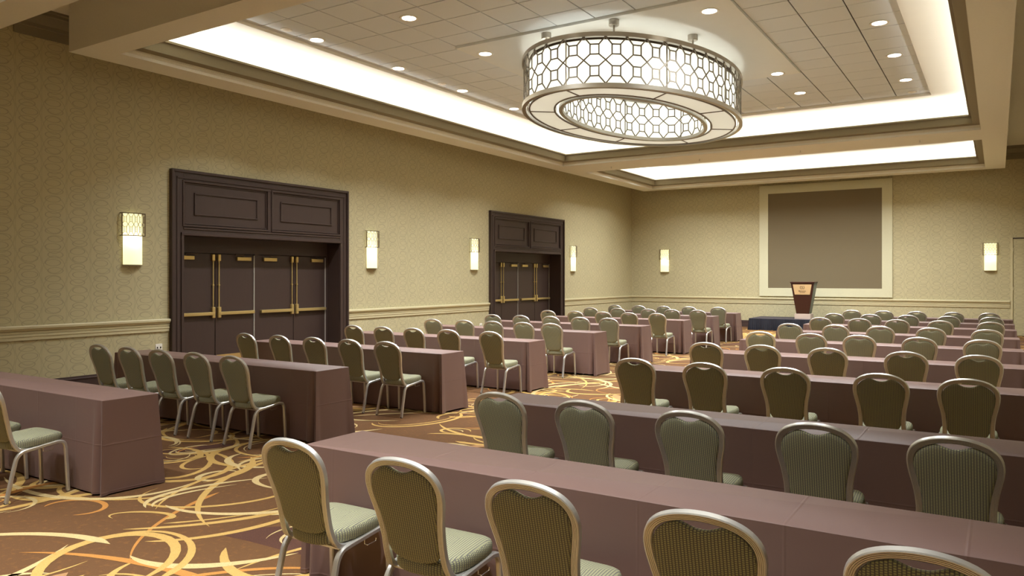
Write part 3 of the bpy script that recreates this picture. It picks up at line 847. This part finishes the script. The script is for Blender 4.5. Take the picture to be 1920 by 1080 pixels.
zf = lambda z: -0.19 - 0.07 * (z - 0.17) / 0.99                # front face of the tapering body
def on_front(u, z, d=0.0): return (u, zf(z) - d, z)
m = MB(); za, zb = 0.79, 1.115
wa, wb2 = 0.232, 0.288
m.add([on_front(-wa, za), on_front(wa, za), on_front(wb2, zb), on_front(-wb2, zb), on_front(-wa, za, .012), on_front(wa, za, .012), on_front(wb2, zb, .012), on_front(-wb2, zb, .012)], [(0, 1, 2, 3), (4, 5, 6, 7), (0, 1, 5, 4), (1, 2, 6, 5), (2, 3, 7, 6), (3, 0, 4, 7)])
pl = m.build('sign_plate', M['plate'], le)
tilt = math.atan2(0.07, 0.99)
def lettering(txt, size, z, name):
    cu = bpy.data.curves.new(name, 'FONT'); cu.body = txt; cu.size = size; cu.align_x = 'CENTER'; cu.extrude = 0.0015
    tmp = bpy.data.objects.new(name, cu); C.objects.link(tmp)
    dg = bpy.context.evaluated_depsgraph_get()
    me = bpy.data.meshes.new_from_object(tmp.evaluated_get(dg)); bpy.data.objects.remove(tmp)
    me.materials.clear(); me.materials.append(M['ink'])
    o = link(name, me, pl); o.location = on_front(0, z, 0.0135); o.rotation_euler = (PI / 2 + tilt, 0, 0)
lettering('Sheraton', 0.062, 0.885, 'sign_lettering')
mb = MB()                                                       # second line of the sign, too small to read
for k in range(6):
    u = -0.075 + k * 0.028
    vs = [on_front(u, 0.845, 0.0125), on_front(u + 0.018, 0.845, 0.0125), on_front(u + 0.018, 0.862, 0.0125), on_front(u, 0.862, 0.0125)]
    vs += [(a, b - 0.0015, c) for a, b, c in vs]
    mb.add(vs, [(0, 3, 2, 1), (4, 5, 6, 7), (0, 1, 5, 4), (1, 2, 6, 5), (2, 3, 7, 6), (3, 0, 4, 7)])
o = mb.build('sign_small_line', M['ink'], pl); o['kind'] = 'stuff'
lettering('S', 0.105, 0.988, 'sign_initial')
mb = MB()
for sgn in (-1, 1):                                             # wreath round the initial
    path = [on_front(sgn * 0.062 * math.cos(a), 1.022 + 0.058 * math.sin(a), 0.0145) for a in [(-1.35 + 2.2 * i / 12) for i in range(13)]]
    mb.sweep(path, [(0.005, 0.002), (-0.005, 0.002), (-0.005, -0.002), (0.005, -0.002)], (0, 0, 1))
mb.build('sign_wreath', M['ink'], pl)

# ------------------------------------------------------------------ draped tables
def cloth_mesh(L, D, H, seed):
    """cloth over a table top centred on x, front edge at y = 0, running to y = D"""
    rs = random.Random(seed); r = 0.012
    cs = [(-L / 2, 0), (L / 2, 0), (L / 2, D), (-L / 2, D)]
    pts = []                                                 # x, y, nx, ny, s to nearest corner (signed), side
    for k in range(4):
        a, b = Vector(cs[k]), Vector(cs[(k + 1) % 4]); ln = (b - a).length; d = (b - a) / ln; nn = Vector((d.y, -d.x))
        ss = []; s = 0.0
        while s < ln - 1e-6:
            e = min(s, ln - s)
            ss.append(s); s += 0.011 if e < 0.16 else (0.03 if e < 0.3 else 0.07)
        for s in ss: pts.append((a + d * s, nn, s, ln, k))
    wave = [(rs.uniform(2, 5), rs.uniform(0, 6.28), rs.uniform(.002, .006)) for _ in range(3)]
    pleat = [rs.uniform(0.03, 0.05) for _ in range(8)]; flare = [rs.uniform(.004, .012) if k_ == 0 else rs.uniform(.02, .04) for k_ in range(4)]
    amp = [rs.uniform(.034, .055) for _ in range(8)]
    rows = [0.0, 0.006, 0.05, 0.16, 0.33, 0.5, 0.68, 0.84, 1.0]
    vs = []; n = len(pts)
    hem = [rs.uniform(0.006, 0.03) for _ in range(4)]
    for p, nn, s, ln, k in pts:
        tot = s + k * 3
        for t in rows:
            o = flare[k] * t
            o += sum(A * math.sin(f * tot * 2 + ph) for f, ph, A in wave) * t
            e0, e1 = s, ln - s
            q0, q1 = pleat[2 * k], pleat[2 * k + 1]
            if k in (0, 2):                                   # long sides carry the pleat, ends stay flat and flare
                for e, q, am in ((e0, q0, amp[2 * k]), (e1, q1, amp[2 * k + 1])):
                    o -= am * 1.1 * t ** 0.8 * math.exp(-((e - q) / 0.014) ** 2)
                    o += am * 0.8 * t * math.exp(-((e - q - 0.055) / 0.03) ** 2)
            ce_ = math.exp(-(min(e0, e1) / 0.03) ** 2)
            o += 0.014 * t * ce_
            if t == 0.0: o = -0.006
            z = H - (H - hem[k] * (1 - ce_) - 0.006) * t
            if t == 0.0: z = H
            q = p + nn * o
            if min(e0, e1) < 1e-6:                            # corner vertex: push out along both normals
                other = pts[0][1]
                prev = [(-1, 0), (0, -1), (1, 0), (0, 1)][k]
                q = q + Vector(prev) * (o if t else -0.006)
            vs.append((q.x, q.y, z))
    m = len(rows); fs = []
    for i in range(n):
        j = (i + 1) % n
        for r_ in range(m - 1): fs.append((i * m + r_, j * m + r_, j * m + r_ + 1, i * m + r_ + 1))
    # top surface: strips across between front and back edges
    mb = MB(); mb.add(vs, fs)
    top = [i * m for i in range(n)]
    mb.f.append(tuple(top))
    return mb.mesh('tablecloth', M['cloth'], True)

TBL = {}
TL = 3.70; TD = 0.47; TH = 0.757
top_me = MB().box(-TL / 2 + .012, TL / 2 - .012, 0.012, TD - .012, TH - 0.03, TH - 0.006).mesh('tabletop', M['wood'])
leg_me = MB().sweep([(0, 0, 0), (0, 0, TH - 0.03)], round_prof(0.014), (1, 0, 0)).mesh('leg', M['steel'], True)
def table(xc, yf, seed, label, group):
    t = empty('conference_table', (xc, yf, 0)); tag(t, label, 'table', group)
    link('tablecloth', cloth_mesh(TL, TD, TH, seed), t)
    link('tabletop', top_me, t)
    for sx in (-1, 1):
        for y in (0.07, TD - 0.07): link('leg', leg_me, t, (sx * (TL / 2 - 0.25), y, 0.0))
LXC, RXC = -5.96 - TL / 2, -1.56
LF = [3.34, 5.575, 7.69, 9.83, 12.05, 14.13, 16.53, 18.63, 20.58]
RF = [3.11, 4.98, 7.56, 9.72, 11.98, 14.30, 16.62, 18.58, 20.62]
def nth(i, n): return 'nearest' if i == 0 else ('farthest' if i == n - 1 else ORD[i] + ' nearest')
for i, y in enumerate(LF): table(LXC, y, 100 + i, f'long table under brown cloth in the left block, {nth(i, 9)} row', 'draped tables left of the aisle')
for i, y in enumerate(RF): table(RXC, y, 200 + i, f'long table under brown cloth in the right block, {nth(i, 9)} row', 'draped tables right of the aisle')

# ------------------------------------------------------------------ banquet chairs
def back_y(z): return 0.055 - 0.30 * max(0, z - 0.47) ** 1.15 if z > 0.47 else 0.055 + 0.3 * (0.47 - z) ** 1.2
HALF = [(0.0, .922), (.05, .919), (.10, .909), (.148, .888), (.182, .854), (.197, .810), (.196, .762), (.186, .71), (.174, .655), (.166, .60), (.162, .545), (.163, .490)]
def make_chair():
    r = empty('banquet_chair')
    # ---- loop of ribbed tube: up one side, over the top, down the other, feet of the loop curve forward under the seat
    side = [(x, back_y(z), z) for x, z in HALF]
    tail = [(.167, .068, .440), (.172, .094, .400), (.175, .138, .383), (.177, .19, .386)]
    right = side + tail
    path = [(-x, y, z) for x, y, z in right[::-1]] + right[1:]
    path = smooth_path(path, 3)
    hw, hd = 0.0165, 0.0135
    prof = [(hd, -hw + .004), (hd, hw - .004), (hd - .004, hw), (-hd + .004, hw)]
    ribs = 4; st = (2 * hw - .008) / ribs
    for k in range(ribs):
        y0 = hw - .004 - k * st
        prof += [(-hd, y0), (-hd, y0 - st * .62), (-hd + .0028, y0 - st * .72), (-hd + .0028, y0 - st * .92)]
    prof += [(-hd, -hw + .004), (-hd + .004, -hw), (hd - .004, -hw)]
    MB().sweep(path, prof, (0, 0, 1)).build('back_frame', M['chrome'], r, smooth=True)
    # ---- padded back with a hand-hold dip at the top
    half = smooth_path([(x, z, 0) for x, z in HALF], 3)
    pts = [(p.x - (0.0145 if p.x > 0.02 else 0.0), p.y - 0.016) for p in half if p.y > .545]
    out = []
    for x, z in pts:
        x = max(x, 0)
        dip = 0.034 * max(0.0, math.cos(min(1.0, x / 0.082) * PI / 2)) ** 1.2 if x < 0.082 else 0
        out.append((x, z - dip))
    out += [(.145, .508), (.134, .482), (.115, .464), (.08, .451), (.04, .445), (0.0, .443)]
    outline = out + [(-x, z) for x, z in out[-2:0:-1]]
    n = len(outline); cxz = (0.0, 0.70)
    loops = []
    def ring(scale, dy):
        L = []
        for x, z in outline:
            X = cxz[0] + (x - cxz[0]) * scale; Z = cxz[1] + (z - cxz[1]) * scale
            L.append((X, back_y(Z) + dy, Z))
        return L
    for sc_, dy in ((.30, -.021), (.62, -.0205), (.86, -.018), (.95, -.0145), (.99, -.008), (1.0, 0.0), (.99, .012), (.95, .024), (.86, .032), (.6, .040), (.3, .043)):
        loops.append(ring(sc_, dy))
    vs = [p for L in loops for p in L]; fs = []
    for k in range(len(loops) - 1):
        for i in range(n): fs.append((k * n + i, k * n + (i + 1) % n, (k + 1) * n + (i + 1) % n, (k + 1) * n + i))
    fs += [tuple(range(n)), tuple(range((len(loops) - 1) * n, len(loops) * n))]
    MB().add(vs, fs).build('backrest', M['fabric'], r, smooth=True)
    # ---- seat cushion, wider at the front, rounded at the back
    pl = []
    N = 44
    for i in range(N):
        a = 2 * PI * i / N; c, s = math.cos(a), math.sin(a)
        ex = 2 / (3.4 if s > 0 else 2.5)
        x = abs(c) ** ex * (1 if c >= 0 else -1); y = abs(s) ** ex * (1 if s >= 0 else -1)
        yy = 0.252 + 0.207 * y
        wv = 0.186 + 0.032 * (yy - 0.045) / 0.41
        pl.append((x * wv, yy))
    def sring(k, z, crown=0.0): return [(x * k, 0.252 + (y - 0.252) * k, z - 0.030 * (1 - (y - .045) / .414) - (0.016 * max(0, (y - .38) / .08) ** 2 * (1 if z > .44 else 0)) + crown) for x, y in pl]
    L = [sring(.55, .420), sring(.94, .420), sring(.985, .428), sring(1.0, .446), sring(.995, .466), sring(.965, .482), sring(.90, .491), sring(.7, .497), sring(.35, .500)]
    vs = [p for q in L for p in q]; fs = []
    for k in range(len(L) - 1):
        for i in range(N): fs.append((k * N + i, k * N + (i + 1) % N, (k + 1) * N + (i + 1) % N, (k + 1) * N + i))
    fs += [tuple(range(N))[::-1], tuple(range((len(L) - 1) * N, len(L) * N))]
    MB().add(vs, fs).build('seat', M['fabric'], r, smooth=True)
    # ---- legs and side rails
    pr = [(.0155 * a, .0135 * b) for a, b in ((1, -.6), (1, .6), (.6, 1), (-.6, 1), (-1, .6), (-1, -.6), (-.6, -1), (.6, -1))]
    for s in (-1, 1):
        rear = smooth_path([(s * .198, .0, .004), (s * .193, .034, .15), (s * .188, .070, .295), (s * .187, .086, .338), (s * .188, .116, .370), (s * .190, .16, .381)], 3)
        lg = MB().sweep(rear, pr, (1, 0, 0)).build('leg', M['chrome'], r, smooth=True)
        MB().lathe([(0.0, 0), (.013, 0), (.0145, .006), (.0145, .016), (0.0, .016)], 10, (s * .198, .0, 0)).build('glide', M['black'], lg, smooth=True)
        front = smooth_path([(s * .199, .37, .412), (s * .202, .415, .405), (s * .204, .436, .372), (s * .205, .442, .30), (s * .208, .449, .15), (s * .210, .455, .004)], 3)
        lg = MB().sweep(front, pr, (1, 0, 0)).build('leg', M['chrome'], r, smooth=True)
        MB().lathe([(0.0, 0), (.013, 0), (.0145, .006), (.0145, .016), (0.0, .016)], 10, (s * .210, .455, 0)).build('glide', M['black'], lg, smooth=True)
        MB().sweep([(s * .190, .158, .381), (s * .1945, .265, .396), (s * .199, .372, .411)], pr, (1, 0, 0)).build('side_rail', M['chrome'], r, smooth=True)
        hk = [(s * .196, .27, .386), (s * .196, .27, .358), (s * .213, .272, .354), (s * .213, .335, .358), (s * .213, .338, .372)]
        MB().sweep(hk, round_prof(.0028, 6), (1, .2, .1)).build('ganging_hook', M['wire'], r)
    for x_, y_, z_ in ((.19, .12, .374), (.199, .38, .403)):
        MB().sweep([(-x_, y_, z_), (x_, y_, z_)], round_prof(.009, 6), (0, 0, 1)).build('cross_bar', M['chrome'], r, smooth=True)
    return r
chair0 = make_chair()
LCH = [[-9.0, -8.385, -7.785, -7.168, -6.545], [-9.027, -8.332, -7.657, -7.014, -6.381], [-9.017, -8.362, -7.732, -7.06, -6.277], [-9.106, -8.371, -7.725, -7.081, -6.508], [-9.127, -8.421, -7.704, -7.033, -6.411], [-9.143, -8.397, -7.681, -7.031, -6.359], [-9.054, -8.276, -7.434, -6.815, -6.158], [-9.254, -8.517, -7.783, -7.058, -6.267]]
LCY = [5.06, 7.175, 9.315, 11.535, 13.615, 16.015, 18.115, 20.065]
RCH = [[-2.94, -2.216, -1.543, -0.852, -0.191], [-2.909, -2.254, -1.552, -0.842, -0.183], [-3.011, -2.307, -1.584, -0.819, -0.197], [-3.009, -2.336, -1.62, -0.83, -0.165], [-2.938, -2.234, -1.609, -0.877, -0.167], [-3.031, -2.293, -1.614, -0.891, -0.138], [-2.967, -2.257, -1.604, -0.891, -0.108], [-3.043, -2.315, -1.599, -0.857, -0.108], [-2.987, -2.289, -1.601, -0.854, -0.16]]
RCY = [2.58, 4.44, 7.00, 9.18, 11.44, 13.72, 16.08, 18.04, 20.08]
first = [True]
def place(x, y, rz, label, group):
    if first[0]: o = chair0; first[0] = False
    else: o = copy_tree(chair0)
    o.location = (x, y, 0); o.rotation_euler = (0, 0, rz)
    tag(o, label, 'chair', group)
rc = random.Random(5)
def seat_word(k): return ['at the aisle', 'second from the aisle', 'third from the aisle', 'fourth from the aisle', 'fifth from the aisle'][k]
for j, x in enumerate((-6.565, -7.235)):
    place(x, 2.825, 0.0, f'green padded chair, left block, nearest table, {seat_word(j)}', 'green banquet chairs left of the aisle')
for i, row in enumerate(LCH):
    for j, x in enumerate(row):
        place(x, LCY[i] - rc.uniform(0, 0.015), rc.uniform(-.025, .025), f'green padded chair, left block, {nth(i + 1, 9)} table, {seat_word(4 - j)}', 'green banquet chairs left of the aisle')
for i, row in enumerate(RCH):
    for j, x in enumerate(row):
        place(x, RCY[i] + rc.uniform(-.01, .01) + ((.045, .045, .02, 0, 0)[j] if i == 0 else 0), rc.uniform(-.025, .025), f'green padded chair, right block, {nth(i, 9)} table, {seat_word(j)}', 'green banquet chairs right of the aisle')
